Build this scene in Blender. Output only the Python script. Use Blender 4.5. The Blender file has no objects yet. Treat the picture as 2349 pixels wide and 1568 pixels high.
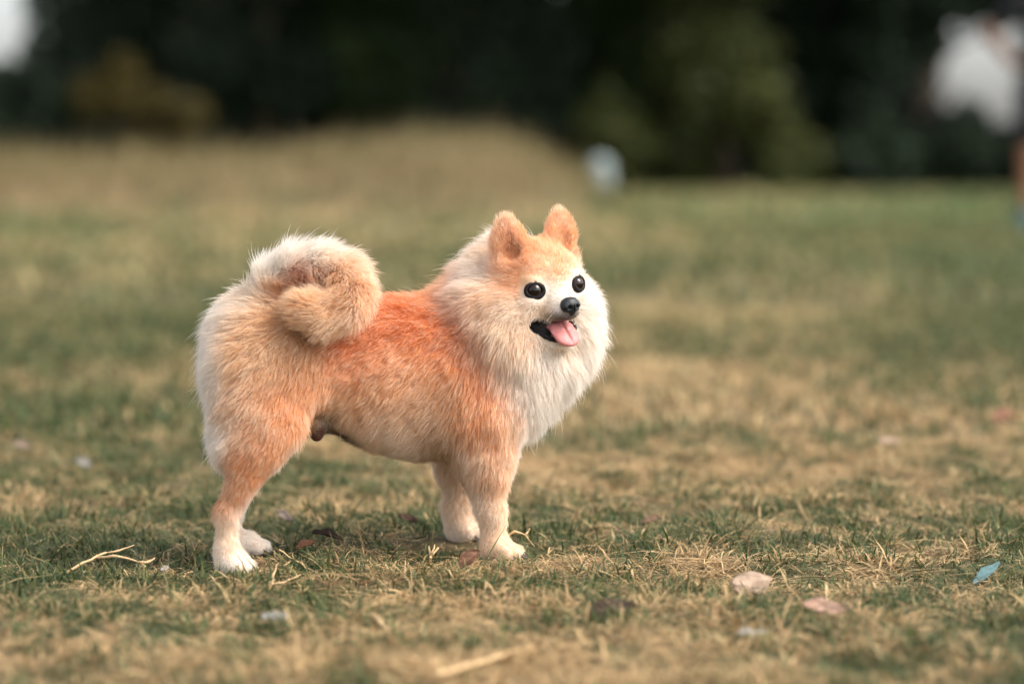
import bpy, math, random
import numpy as np
from mathutils import Vector, Matrix
from mathutils.kdtree import KDTree

# ------------------------------------------------------------------ camera, world, sun, exposure
scene = bpy.context.scene
col = scene.collection
CAM = np.array((0.0, -2.25, 0.36)); PITCH = math.radians(4.01); FPX = 85 / 36 * 2349
cd = bpy.data.cameras.new('camera'); cam = bpy.data.objects.new('camera', cd); col.objects.link(cam)
cam.location = CAM; cam.rotation_euler = (math.pi / 2 - PITCH, 0, 0)
cd.lens = 85; cd.sensor_width = 36; cd.clip_start = 0.05; cd.clip_end = 2000
cd.dof.use_dof = True; cd.dof.focus_distance = 2.205; cd.dof.aperture_fstop = 2.6; cd.dof.aperture_blades = 9
scene.camera = cam

SUN_EL, SUN_AZ = math.radians(48), math.radians(108)      # azimuth clockwise from +Y
world = bpy.data.worlds.new('World'); scene.world = world; world.use_nodes = True
wn = world.node_tree.nodes; wl = world.node_tree.links
sky = wn.new('ShaderNodeTexSky'); sky.sky_type = 'NISHITA'; sky.sun_disc = False
sky.sun_elevation = SUN_EL; sky.sun_rotation = SUN_AZ; sky.dust_density = 4.0; sky.air_density = 1.0
hs = wn.new('ShaderNodeHueSaturation'); hs.inputs['Saturation'].default_value = 0.32
wl.new(sky.outputs[0], hs.inputs['Color']); wl.new(hs.outputs[0], wn['Background'].inputs['Color'])
wn['Background'].inputs['Strength'].default_value = 0.15
sd = bpy.data.lights.new('sun', 'SUN'); sun = bpy.data.objects.new('sun', sd); col.objects.link(sun)
sd.energy = 1.1; sd.angle = math.radians(35); sd.color = (1.0, 0.86, 0.70)
sdir = Vector((math.sin(SUN_AZ) * math.cos(SUN_EL), math.cos(SUN_AZ) * math.cos(SUN_EL), math.sin(SUN_EL)))
sun.rotation_euler = sdir.to_track_quat('Z', 'Y').to_euler()
vs = scene.view_settings; vs.view_transform = 'Standard'; vs.look = 'None'; vs.gamma = 1; vs.exposure = 1.36
scene.cycles.use_denoising = True
scene.cycles.max_bounces = 8; scene.cycles.diffuse_bounces = 4; scene.cycles.transmission_bounces = 6
scene.cycles_curves.shape = 'RIBBONS'; scene.cycles_curves.subdivisions = 2

rng = np.random.default_rng(7); random.seed(7)

# ------------------------------------------------------------------ helpers
def P(px, py, Y=0.0):
    """a point of the place at depth Y, laid out on the modelling sheet (2349 x 1568 units)"""
    x = (px - 1174.5) / FPX; y = -(py - 784) / FPX
    dy = math.cos(PITCH) + math.sin(PITCH) * y; dz = -math.sin(PITCH) + math.cos(PITCH) * y
    t = (Y - CAM[1]) / dy
    return np.array((CAM[0] + t * x, Y, CAM[2] + t * dz))

def hash2(ix, iy, s):
    h = (ix.astype(np.int64) * 374761393 + iy.astype(np.int64) * 668265263 + s * 1442695041) & 0xffffffff
    h = ((h ^ (h >> 13)) * 1274126177) & 0xffffffff
    return ((h ^ (h >> 16)) & 0xffff) / 65535.0
def noise2(x, y, s=0):
    ix, iy = np.floor(x), np.floor(y); fx, fy = x - ix, y - iy
    fx = fx * fx * (3 - 2 * fx); fy = fy * fy * (3 - 2 * fy)
    a = hash2(ix, iy, s); b = hash2(ix + 1, iy, s); c = hash2(ix, iy + 1, s); d = hash2(ix + 1, iy + 1, s)
    return (a * (1 - fx) + b * fx) * (1 - fy) + (c * (1 - fx) + d * fx) * fy
def sstep(a, b, x):
    t = np.clip((x - a) / (b - a), 0, 1); return t * t * (3 - 2 * t)
def lerp(a, b, t): return a + (b - a) * t

def mesh_np(name, V, F4=None, F3=None, color=None, smooth=True):
    me = bpy.data.meshes.new(name)
    V = np.asarray(V, np.float32)
    me.vertices.add(len(V)); me.vertices.foreach_set('co', V.ravel())
    n4 = 0 if F4 is None else len(F4); n3 = 0 if F3 is None else len(F3)
    loops = np.concatenate([x for x in ((np.asarray(F4, np.int32).ravel() if n4 else None), (np.asarray(F3, np.int32).ravel() if n3 else None)) if x is not None])
    me.loops.add(len(loops)); me.loops.foreach_set('vertex_index', loops)
    me.polygons.add(n4 + n3)
    me.polygons.foreach_set('loop_start', np.concatenate([np.arange(n4) * 4, n4 * 4 + np.arange(n3) * 3]).astype(np.int32))
    me.polygons.foreach_set('loop_total', np.concatenate([np.full(n4, 4), np.full(n3, 3)]).astype(np.int32))
    if smooth: me.polygons.foreach_set('use_smooth', np.ones(n4 + n3, bool))
    if color is not None:
        c = np.ones((len(V), 4), np.float32); c[:, :3] = color
        at = me.color_attributes.new('Col', 'FLOAT_COLOR', 'POINT'); at.data.foreach_set('color', c.ravel())
    me.update(); me.validate(); return me

def obj(name, me, mat=None, parent=None, label=None, cat=None, group=None, kind=None):
    o = bpy.data.objects.new(name, me); col.objects.link(o)
    if mat is not None and me is not None: me.materials.append(mat)
    if parent is not None: o.parent = parent
    if label: o['label'] = label
    if cat: o['category'] = cat
    if group: o['group'] = group
    if kind: o['kind'] = kind
    return o

def material(name, rough=0.7, color=None, attr=False, spec=0.3, sss=0.0, noise=None, bump=0.0, bump_scale=200, translucent=0.0):
    m = bpy.data.materials.new(name); m.use_nodes = True
    n, l = m.node_tree.nodes, m.node_tree.links; b = n['Principled BSDF']
    b.inputs['Roughness'].default_value = rough; b.inputs['Specular IOR Level'].default_value = spec
    src = None
    if attr:
        a = n.new('ShaderNodeAttribute'); a.attribute_name = 'Col'; src = a.outputs['Color']
    else:
        b.inputs['Base Color'].default_value = (*color, 1)
    if noise:
        sc_, amt = noise
        t = n.new('ShaderNodeTexNoise'); t.inputs['Scale'].default_value = sc_; t.inputs['Detail'].default_value = 6
        g = n.new('ShaderNodeNewGeometry'); l.new(g.outputs['Position'], t.inputs['Vector'])
        r = n.new('ShaderNodeMapRange'); r.inputs['From Min'].default_value = .25; r.inputs['From Max'].default_value = .75
        r.inputs['To Min'].default_value = 1 - amt; r.inputs['To Max'].default_value = 1 + amt; l.new(t.outputs['Fac'], r.inputs['Value'])
        mx = n.new('ShaderNodeMix'); mx.data_type = 'RGBA'; mx.blend_type = 'MULTIPLY'; mx.inputs['Factor'].default_value = 1
        if src is not None: l.new(src, mx.inputs['A'])
        else: mx.inputs['A'].default_value = (*color, 1)
        l.new(r.outputs[0], mx.inputs['B']); src = mx.outputs['Result']
    if src is not None: l.new(src, b.inputs['Base Color'])
    if sss: b.inputs['Subsurface Weight'].default_value = sss; b.inputs['Subsurface Radius'].default_value = (.006, .002, .001); b.inputs['Subsurface Scale'].default_value = 1
    if bump:
        t2 = n.new('ShaderNodeTexNoise'); t2.inputs['Scale'].default_value = bump_scale; t2.inputs['Detail'].default_value = 5
        g2 = n.new('ShaderNodeNewGeometry'); l.new(g2.outputs['Position'], t2.inputs['Vector'])
        bp = n.new('ShaderNodeBump'); bp.inputs['Strength'].default_value = bump; bp.inputs['Distance'].default_value = 1.0 / bump_scale
        l.new(t2.outputs['Fac'], bp.inputs['Height']); l.new(bp.outputs[0], b.inputs['Normal'])
    if translucent:
        tr = n.new('ShaderNodeBsdfTranslucent'); ms = n.new('ShaderNodeMixShader'); ms.inputs[0].default_value = translucent
        if src is not None: l.new(src, tr.inputs['Color'])
        else: tr.inputs['Color'].default_value = (*color, 1)
        l.new(b.outputs[0], ms.inputs[1]); l.new(tr.outputs[0], ms.inputs[2]); l.new(ms.outputs[0], n['Material Output'].inputs['Surface'])
    return m

M = {}
M['ground'] = material('dry_turf_soil', .95, attr=True, spec=.1, noise=(60, .45), bump=.6, bump_scale=120)
M['grass'] = material('grass_blades', .6, attr=True, spec=.25, translucent=.3)
M['leaf'] = material('fallen_leaf', .7, attr=True, spec=.25, noise=(90, .3), bump=.4, bump_scale=300, translucent=.15)
M['straw'] = material('straw', .6, color=(.52, .36, .19), spec=.3, noise=(150, .25))
M['bark'] = material('bark', .9, color=(.07, .052, .038), spec=.2, noise=(6, .5), bump=1.0, bump_scale=14)
M['foliage'] = material('foliage', .6, attr=True, spec=.25, translucent=.2)
M['stone'] = material('pale_stone', .8, color=(.25, .30, .31), spec=.3, noise=(5, .15), bump=.3, bump_scale=20)

# ------------------------------------------------------------------ implicit surfaces
def smin(a, b, k):
    h = np.maximum(k - np.abs(a - b), 0) / k
    return np.minimum(a, b) - h * h * k * .25
def smax(a, b, k): return -smin(-a, -b, k)

class Cap:                                   # tapered capsule, may be flattened along one axis
    def __init__(s, a, b, ra, rb, k=.01, op='+', fur=None, flat=None):
        s.a, s.b, s.ra, s.rb, s.k, s.op, s.fur, s.flat = np.array(a, float), np.array(b, float), ra, rb, k, op, fur, flat
    def bounds(s):
        r = max(s.ra, s.rb); return np.minimum(s.a, s.b) - r, np.maximum(s.a, s.b) + r
    def d(s, x, y, z):
        ab = s.b - s.a; L = ab @ ab + 1e-12
        px, py, pz = x - s.a[0], y - s.a[1], z - s.a[2]
        t = np.clip((px * ab[0] + py * ab[1] + pz * ab[2]) / L, 0, 1)
        px = px - t * ab[0]; py = py - t * ab[1]; pz = pz - t * ab[2]
        if s.flat is not None:               # (unit axis, factor)
            ax, f = s.flat; q = (px * ax[0] + py * ax[1] + pz * ax[2]) * (f - 1)
            px = px + q * ax[0]; py = py + q * ax[1]; pz = pz + q * ax[2]
            return (np.sqrt(px * px + py * py + pz * pz) - (s.ra + (s.rb - s.ra) * t)) / math.sqrt(f)
        return np.sqrt(px * px + py * py + pz * pz) - (s.ra + (s.rb - s.ra) * t)

class Ell:                                   # ellipsoid with its own axes (rows of R)
    def __init__(s, c, r, R=None, k=.01, op='+', fur=None):
        s.c, s.r, s.k, s.op, s.fur = np.array(c, float), np.array(r, float), k, op, fur
        s.R = np.eye(3) if R is None else np.array(R, float)
    def bounds(s):
        e = np.sqrt(((s.R * s.r[:, None]) ** 2).sum(0)); return s.c - e, s.c + e
    def d(s, x, y, z):
        px, py, pz = x - s.c[0], y - s.c[1], z - s.c[2]
        k0 = 0; k1 = 0
        for i in range(3):
            q = px * s.R[i, 0] + py * s.R[i, 1] + pz * s.R[i, 2]
            k0 = k0 + (q / s.r[i]) ** 2; k1 = k1 + (q / s.r[i] ** 2) ** 2
        k0 = np.sqrt(k0); return k0 * (k0 - 1) / np.sqrt(k1 + 1e-9)

def field(prims, h, pad=.03):
    lo = np.min([p.bounds()[0] for p in prims if p.op == '+'], 0) - 4 * h
    hi = np.max([p.bounds()[1] for p in prims if p.op == '+'], 0) + 4 * h
    n = np.ceil((hi - lo) / h).astype(int) + 1
    F = np.full(n, pad, np.float32)
    ax = [(lo[i] + np.arange(n[i]) * h).astype(np.float32) for i in range(3)]
    for p in prims:
        b0, b1 = p.bounds(); s = []
        for i in range(3):
            i0 = max(0, int((b0[i] - pad - lo[i]) / h)); i1 = min(n[i], int((b1[i] + pad - lo[i]) / h) + 2); s.append(slice(i0, max(i1, i0)))
        s = tuple(s)
        if min(x.stop - x.start for x in s) <= 0: continue
        D = p.d(ax[0][s[0]][:, None, None], ax[1][s[1]][None, :, None], ax[2][s[2]][None, None, :]).astype(np.float32)
        F[s] = smin(F[s], D, p.k) if p.op == '+' else smax(F[s], -D, p.k)
    return F, lo

def nets(F, lo, h):
    S = F < 0; n = np.array(F.shape)
    cnt = sum(S[i:n[0] - 1 + i, j:n[1] - 1 + j, k:n[2] - 1 + k].astype(np.int8) for i in (0, 1) for j in (0, 1) for k in (0, 1))
    act = np.argwhere((cnt > 0) & (cnt < 8)); idx = np.full(n - 1, -1, np.int64); idx[tuple(act.T)] = np.arange(len(act))
    acc = np.zeros((len(act), 3)); w = np.zeros(len(act)); a = act
    C = [np.array((i, j, k)) for i in (0, 1) for j in (0, 1) for k in (0, 1)]
    for c in C:
        for ax in range(3):
            if c[ax]: continue
            e = c.copy(); e[ax] = 1
            f0 = F[tuple((a + c).T)]; f1 = F[tuple((a + e).T)]; m = (f0 < 0) != (f1 < 0)
            t = np.where(m, f0 / np.where(m, f0 - f1, 1), 0)
            pos = c[None] + t[:, None] * (e - c)[None]; acc += pos * m[:, None]; w += m
    V = lo + (a + acc / w[:, None]) * h
    Q = []
    for ax in range(3):
        u, v = (ax + 1) % 3, (ax + 2) % 3
        s0 = [slice(0, -1) if i == ax else slice(1, -1) for i in range(3)]; s1 = [slice(1, None) if i == ax else slice(1, -1) for i in range(3)]
        A, B = S[tuple(s0)], S[tuple(s1)]
        for sgn, mask in ((1, A & ~B), (-1, ~A & B)):
            e = np.argwhere(mask)
            if not len(e): continue
            for i in range(3):
                if i != ax: e[:, i] += 1
            def cell(du, dv):
                q = e.copy(); q[:, u] -= du; q[:, v] -= dv; return idx[tuple(q.T)]
            quad = np.stack([cell(1, 1), cell(0, 1), cell(0, 0), cell(1, 0)], 1)
            Q.append(quad if sgn > 0 else quad[:, ::-1])
    return V, np.concatenate(Q)

def vnormals(V, Q):
    nf = np.cross(V[Q[:, 2]] - V[Q[:, 0]], V[Q[:, 3]] - V[Q[:, 1]]); N = np.zeros_like(V)
    for i in range(4): np.add.at(N, Q[:, i], nf)
    return N / (np.linalg.norm(N, axis=1, keepdims=True) + 1e-12)

def implicit(prims, h, pad=.03, iters=1):
    F, lo = field(prims, h, pad); V, Q = nets(F, lo, h)
    for _ in range(iters):                  # light smoothing
        acc = np.zeros_like(V); w = np.zeros(len(V))
        for i in range(4):
            a, b = Q[:, i], Q[:, (i + 1) % 4]
            np.add.at(acc, a, V[b]); np.add.at(w, a, 1)
        V = V * .5 + .5 * acc / w[:, None]
    return V, Q

# ------------------------------------------------------------------ ground
def mound_w(x, y):
    a = lerp(.40, .43, sstep(-3, -1, x)) + .13 * np.exp(-((x + .45) / .7) ** 2)
    side = 1 - sstep(-.1, 1.3, x)
    return a * side * np.exp(-((y - 15.5) / np.where(y < 15.5, 3.6, 4.5)) ** 2)
def height(x, y):
    return mound_w(x, y) + .010 * (noise2(x * 2.3 + 9, y * 2.3, 3) - .5) + .013 * (noise2(x * 13, y * 13, 4) - .5) + .006 * (noise2(x * 31, y * 31, 6) - .5)
def dryness(x, y):
    d = np.maximum(y + 2.25, .5); lat = x / d
    v = .42 + (.75 * (noise2(x * 26, y * 19, 14) - .5) + .4 * (noise2(x * 60, y * 45, 15) - .5)) * (1 - .6 * sstep(1, 4, y)) + .48 * (noise2(x * 5.5, y * 3.2, 11) - .5) + .34 * (noise2(x * 1.5 + 3, y * .8, 12) - .5) + .2 * (noise2(x * .6, y * .22, 13) - .5)
    v = v + .45 * sstep(.05, .3, mound_w(x, y))
    v = v + .25 * np.exp(-(((x - .25) / .8) ** 2 + ((y - 1.6) / 1.6) ** 2))            # paler, drier turf behind the dog
    v = v + .34 * np.exp(-(((x + .05) / .30) ** 2 + ((y + .38) / .28) ** 2))           # straw in front of the paws
    v = v - .35 * np.exp(-(((x - .62) / .25) ** 2 + ((y + .1) / .5) ** 2))             # greener turf
    v = v - .30 * np.exp(-(((x + .45) / .3) ** 2 + ((y - .3) / .5) ** 2))
    v = v - .28 * np.exp(-(((x + .05) / .18) ** 2 + ((y - .12) / .12) ** 2))
    v = v - .32 * np.exp(-(((x + 1.2) / .9) ** 2 + ((y - 3.0) / 1.6) ** 2)) - .25 * sstep(.10, .22, lat) * sstep(.5, 3, y)  # last term puts right-edge vignette and shade into the turf colour
    return np.clip(v, 0, 1)
GREEN_D = np.array((.018, .044, .016)); GREEN_L = np.array((.105, .145, .048)); STRAW_D = np.array((.26, .168, .082)); STRAW_L = np.array((.67, .48, .265))
THATCH = np.array((.20, .155, .095))

def axis(lo, hi, fine0, fine1, step, grow):
    a = list(np.arange(fine0, fine1 + 1e-6, step)); s = step
    while a[-1] < hi: s *= grow; a.append(a[-1] + s)
    s = step; b = []
    x = fine0
    while x > lo: s *= grow; x -= s; b.append(x)
    return np.array(b[::-1] + a)
gx = axis(-600, 600, -1.1, 1.1, .012, 1.045); gy = axis(-60, 900, -.9, 1.3, .012, 1.035)
X, Y = np.meshgrid(gx, gy, indexing='ij')
Z = height(X, Y)
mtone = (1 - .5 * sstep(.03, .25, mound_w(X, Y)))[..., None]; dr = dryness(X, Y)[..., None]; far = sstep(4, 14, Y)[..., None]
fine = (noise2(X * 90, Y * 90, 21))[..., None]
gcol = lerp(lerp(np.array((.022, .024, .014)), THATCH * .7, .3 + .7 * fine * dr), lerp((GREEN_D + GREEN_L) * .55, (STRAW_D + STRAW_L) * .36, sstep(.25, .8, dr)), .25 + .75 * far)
nx, ny = X.shape
I = np.arange(nx * ny).reshape(nx, ny)
quads = np.stack([I[:-1, :-1], I[1:, :-1], I[1:, 1:], I[:-1, 1:]], -1).reshape(-1, 4)
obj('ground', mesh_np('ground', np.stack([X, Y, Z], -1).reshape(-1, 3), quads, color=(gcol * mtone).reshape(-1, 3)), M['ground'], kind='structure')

# ------------------------------------------------------------------ grass
def blades(n, xr, yr, dens_fn, len_r, wid_r, lean_g, lean_s, tone=1.0, straw_len=1.0):
    """n candidates spread over a fan in front of the camera; returns verts, colours"""
    y = rng.uniform(yr[0], yr[1], int(n * 1.0)); half = xr * (y + 2.25) / 3.0 + .12
    w = half / half.max(); keep = rng.random(len(y)) < w; y = y[keep]; half = half[keep]
    x = rng.uniform(-1, 1, len(y)) * half
    if dens_fn is not None:
        keep = rng.random(len(x)) < dens_fn(x, y); x, y = x[keep], y[keep]
    for (cx, cy, r) in PAWS:
        keep = (x - cx) ** 2 + (y - cy) ** 2 > r * r; x, y = x[keep], y[keep]
    n = len(x); dry = dryness(x, y)
    straw = rng.random(n) < np.clip(.04 + .92 * sstep(.12, .88, dry), 0, 1)
    L = rng.uniform(*len_r, n) * np.where(straw, straw_len * rng.uniform(.6, 1.4, n), 1) * (0.5 + 1.1 * noise2(x * 24, y * 24, 31))
    for (cx, cy, r) in PAWS: L = L * (.4 + .6 * sstep(r, r + .05, np.hypot(x - cx, y - cy + .012)))
    W = rng.uniform(*wid_r, n) * np.where(straw, .8, 1.0)
    lean = np.where(straw, rng.uniform(*lean_s, n), rng.uniform(*lean_g, n))
    az = rng.uniform(0, 2 * np.pi, n) + 1.5 * noise2(x * 4, y * 4, 32)
    dx, dy = np.cos(az), np.sin(az); hx, hy = -dy, dx
    tw = rng.normal(0, .5, n); hz = np.sin(tw) * .6
    base = np.stack([x, y, height(x, y) - .002 + np.where(straw, rng.uniform(0, .006, n), 0)], 1)
    droop = rng.uniform(.05, .5, n)
    l2 = np.minimum(lean + droop, 1.62)
    d1 = np.stack([dx * np.sin(lean), dy * np.sin(lean), np.cos(lean)], 1); d2 = np.stack([dx * np.sin(l2), dy * np.sin(l2), np.cos(l2)], 1)
    side = np.stack([hx, hy, hz], 1) * (W / 2)[:, None]
    mid = base + d1 * (L * .5)[:, None]; tip = mid + d2 * (L * .5)[:, None]
    tip[:, 2] = np.maximum(tip[:, 2], base[:, 2] + .001)
    V = np.stack([base - side * .8, base + side * .8, mid - side, mid + side, tip], 1).reshape(-1, 3)
    r = rng.random((n, 1)); r2 = rng.random((n, 1))
    gcol_ = lerp(GREEN_D, GREEN_L, r ** 1.3) * (1 + .25 * (r2 - .5)); gcol_[:, 0] *= (.8 + .6 * r2[:, 0])
    scol = lerp(STRAW_D, STRAW_L, r); scol = scol * lerp(np.array((1, .93, .85)), np.array((.98, 1.04, 1.0)), r2)
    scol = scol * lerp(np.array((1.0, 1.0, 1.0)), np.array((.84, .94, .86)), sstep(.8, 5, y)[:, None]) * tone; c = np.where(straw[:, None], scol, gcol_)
    C = np.repeat(c[:, None], 5, 1); C[:, 0:2] *= .75  # blade roots darkened: shade near the ground put into the colour
    tipdry = (~straw & (rng.random(n) < .35))
    C[tipdry, 4] = scol[tipdry]
    return V, C.reshape(-1, 3)

PAWS = []
def paw_spot(px, Y, r=.017):
    q = P(px, 1280, Y); PAWS.append((q[0], q[1], r))
paw_spot(530, -.086, .020); paw_spot(553, -.080, .014); paw_spot(560, .002, .018); paw_spot(1140, -.018, .020); paw_spot(1170, -.022, .016); paw_spot(1060, .07, .018)
R_ = math.radians
parts = []
parts.append(blades(235000, .92, (-.85, 1.0), None, (.007, .019), (.0008, .0017), (R_(15), R_(82)), (R_(55), R_(91)), straw_len=1.2))
parts.append(blades(66000, .92, (-.85, 1.0), lambda x, y: .15 + dryness(x, y), (.020, .05), (.0008, .0015), (R_(40), R_(80)), (R_(74), R_(92)), straw_len=1.3))
parts.append(blades(75000, .92, (-.85, 1.0), lambda x, y: sstep(.5, .8, noise2(x * 24 + 5, y * 24, 71)) * .9 + .03, (.012, .026), (.0012, .0028), (R_(15), R_(75)), (R_(35), R_(80))))
parts.append(blades(140000, 1.12, (1.0, 4.2), None, (.016, .036), (.0025, .0045), (R_(8), R_(65)), (R_(35), R_(85))))
parts.append(blades(90000, 1.25, (4.2, 15), lambda x, y: 1 - .6 * sstep(.05, .25, mound_w(x, y)), (.03, .07), (.006, .011), (R_(5), R_(60)), (R_(20), R_(75))))
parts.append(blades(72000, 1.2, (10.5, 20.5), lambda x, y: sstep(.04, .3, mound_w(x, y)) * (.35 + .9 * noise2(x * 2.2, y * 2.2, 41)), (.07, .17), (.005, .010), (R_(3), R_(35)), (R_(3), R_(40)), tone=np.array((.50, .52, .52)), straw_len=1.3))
parts.append(blades(36000, 1.25, (15, 45), lambda x, y: 1 - sstep(.05, .25, mound_w(x, y)), (.05, .10), (.015, .03), (R_(5), R_(50)), (R_(20), R_(70))))
V = np.concatenate([p[0] for p in parts]); C = np.concatenate([p[1] for p in parts])
nb = len(V) // 5; b0 = np.arange(nb)[:, None] * 5
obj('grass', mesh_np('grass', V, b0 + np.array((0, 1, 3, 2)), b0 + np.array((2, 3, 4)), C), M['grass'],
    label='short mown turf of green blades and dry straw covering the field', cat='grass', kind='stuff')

# ------------------------------------------------------------------ trees and shrubs
def tube(path, radii, seg=10):
    V, Q = [], []
    path = [Vector(p) for p in path]
    for i, p in enumerate(path):
        t = (path[min(i + 1, len(path) - 1)] - path[max(i - 1, 0)]).normalized()
        u = t.orthogonal().normalized() if abs(t.z) < .9 else t.cross(Vector((1, 0, 0))).normalized(); w = t.cross(u)
        for k in range(seg):
            a = 2 * math.pi * k / seg; V.append(p + (u * math.cos(a) + w * math.sin(a)) * radii[i])
    for i in range(len(path) - 1):
        for k in range(seg):
            Q.append((i * seg + k, i * seg + (k + 1) % seg, (i + 1) * seg + (k + 1) % seg, (i + 1) * seg + k))
    n = len(V); V += [path[0], path[-1]]
    T = [(n, (k + 1) % seg, k) for k in range(seg)] + [(n + 1, (len(path) - 1) * seg + k, (len(path) - 1) * seg + (k + 1) % seg) for k in range(seg)]
    return np.array([tuple(v) for v in V]), np.array(Q), np.array(T)
def join(ms):
    V, Q, T = [], [], []; o = 0
    for v, q, t in ms:
        V.append(v); Q.append(q + o); T.append(t + o); o += len(v)
    return np.concatenate(V), np.concatenate(Q), np.concatenate(T)

def leaf_cloud(blobs, n, size, c0, c1, seed):
    g = np.random.default_rng(seed)
    vol = np.array([b[3] * b[4] * b[5] for b in blobs]) ** .67; pick = g.choice(len(blobs), n, p=vol / vol.sum()); B = np.array(blobs)[pick]
    d = g.normal(size=(n, 3)); d /= np.linalg.norm(d, axis=1, keepdims=True); r = g.random(n) ** .33
    p = B[:, :3] + d * (r * (.75 + .35 * g.random(n)))[:, None] * B[:, 3:6]
    p[:, 2] = np.maximum(p[:, 2], .05)
    u = g.normal(size=(n, 3)); u /= np.linalg.norm(u, axis=1, keepdims=True)
    w = np.cross(u, g.normal(size=(n, 3))); w /= np.linalg.norm(w, axis=1, keepdims=True); nn = np.cross(u, w)
    s = (size * g.uniform(.6, 1.4, n))[:, None]
    V = np.stack([p - u * s, p + w * s * .42 + nn * s * .12, p + u * s, p - w * s * .42 + nn * s * .12], 1).reshape(-1, 3)
    c = lerp(np.array(c0), np.array(c1), (g.random((n, 1)) ** 1.5))
    C = np.repeat(c[:, None], 4, 1).reshape(-1, 3)
    return mesh_np('crown', V, np.arange(n * 4).reshape(n, 4), color=C, smooth=False)

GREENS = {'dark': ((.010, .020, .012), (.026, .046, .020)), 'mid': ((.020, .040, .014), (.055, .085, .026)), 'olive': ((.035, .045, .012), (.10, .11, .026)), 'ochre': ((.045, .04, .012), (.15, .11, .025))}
def blobset(x, y, zlo, zhi, rad, n, seed):
    g = random.Random(seed); out = []
    for i in range(n):
        z = zlo + (zhi - zlo) * (i + .5) / n; t = (z - zlo) / (zhi - zlo); env = rad * (math.sin(math.pi * min(1, .22 + .78 * t)) * .85 + .15)
        a = g.uniform(0, 6.28); o = env * g.uniform(.2, .6); r = env * g.uniform(.5, .75)
        out.append((x + math.cos(a) * o, y + math.sin(a) * o, z, r, r, max(.45, r * .75)))
    return out
def tree(x, y, h, rad, zlo, kind, n, label, seed, cat='tree', name='broadleaf_tree', lean=0.0, size=.17, group=None, blobs=None):
    z0 = float(height(np.array([x]), np.array([y]))[0])
    root = obj(name, None, label=label, cat=cat, group=group); root.location = (x, y, z0)
    g = random.Random(seed); tr = max(.05, h * .022)
    pts = [(lean * t * h * .2 + g.uniform(-.05, .05) * h * .2 * t, g.uniform(-.04, .04) * h * t * .3, t * h * .8 - .1) for t in (0, .15, .35, .6, .85, 1)]
    ms = [tube(pts, [tr * 1.5, tr * 1.05, tr * .9, tr * .65, tr * .4, tr * .15])]
    for k in range(7):
        t = g.uniform(.25, .85); i = int(t * 5); b = Vector(pts[i]).lerp(Vector(pts[i + 1]), t * 5 - i); a = g.uniform(0, 6.28); l = rad * g.uniform(.6, .9)
        e = b + Vector((math.cos(a) * l, math.sin(a) * l, l * g.uniform(.3, .8))); m_ = b.lerp(e, .5) + Vector((0, 0, -.08 * l))
        ms.append(tube([b, m_, e], [tr * .4, tr * .25, tr * .08], 6))
    v, q, t = join(ms); obj('trunk', mesh_np('trunk', v, q, t), M['bark'], root)
    bl = blobs or blobset(0, 0, zlo, h, rad, 16, seed)
    if cat == 'tree' and blobs is None: bl = bl + [(0, -2.2, h * .8, 2.4, 2.4, 1.3), (.3, -1.2, h * .95, 2.4, 2.4, 1.4), (-.3, -3.4, h * .72, 1.8, 1.8, 1.0)]  # overhang added above the view to shade the lower crowns
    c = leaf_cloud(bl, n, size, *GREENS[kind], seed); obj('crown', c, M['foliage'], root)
    return root

wood = 'trees standing along the edge of the field'
back = [(-8.9, 58, 10, 2.9), (-5.4, 60, 11, 3.2), (-2.2, 57, 10, 3.0), (2.4, 59, 11, 3.2), (6.6, 58, 10, 2.8)]
for i, (x, y, h, r) in enumerate(back):
    tree(x, y, h, r, .5, 'dark', 8000, ['tall dark tree of the rear row beside the sky gap over the ochre shrub', 'tall dark tree of the rear row behind the ochre shrub', 'tall dark tree of the rear row behind the middle of the grassy mound',
         'tall dark tree of the rear row behind the pale marker stone', 'tall dark tree of the rear row behind the olive green tree'][i], 100 + i, group=wood, size=.22)
front = [(-8.2, 51, 8.5, 2.0, .4, 'dark', 'dark green tree right behind the ochre shrub at the field edge'), (-5.2, 49, 9, 2.1, .3, 'dark', 'blackish green tree rising behind the low left part of the mound'),
         (-2.6, 50, 8, 1.9, .3, 'mid', 'dense green tree rising behind the middle of the mound'), (-.2, 48, 9, 2.0, .3, 'dark', 'blackish tree right behind the top of the grassy mound'),
         (2.3, 49, 8, 1.9, .2, 'mid', 'green tree directly behind the pale marker stone'), (4.3, 47, 8.5, 1.9, .2, 'olive', 'olive green tree with lit leaf clumps at the lawn edge'),
         (6.9, 49, 9, 2.0, .3, 'dark', 'dark tree between the olive tree and the bright sky gap'), (12.9, 49, 10, 2.2, .5, 'dark', 'dark tree on the far side of the bright sky gap')]
for i, (x, y, h, r, zl, kd, lb) in enumerate(front):
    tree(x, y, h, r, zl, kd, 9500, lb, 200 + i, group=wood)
tree(8.3, 47.5, 9, 1.6, 3.1, 'dark', 10000, 'dark tree with bare lower trunk whose crown overhangs the bright sky gap', 231, lean=.4, group=wood,
     blobs=[(.4, 0, 3.9, 1.1, 1.2, .7), (1.6, 0, 4.1, 1.2, 1.2, .8), (2.6, .2, 4.4, 1.2, 1.2, .9), (-.6, 0, 4.2, 1.2, 1.3, 1.0), (1.0, 0, 5.4, 2.2, 1.8, 1.2), (.6, 0, 7, 2.0, 1.8, 1.4), (-.9, -.1, 2.9, .7, .8, .8), (-1.0, 0, 1.6, .7, .8, 1.0), (.3, 0, 2.95, .45, .5, .5)])
shr = 'shrubs at the foot of the trees'
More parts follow.
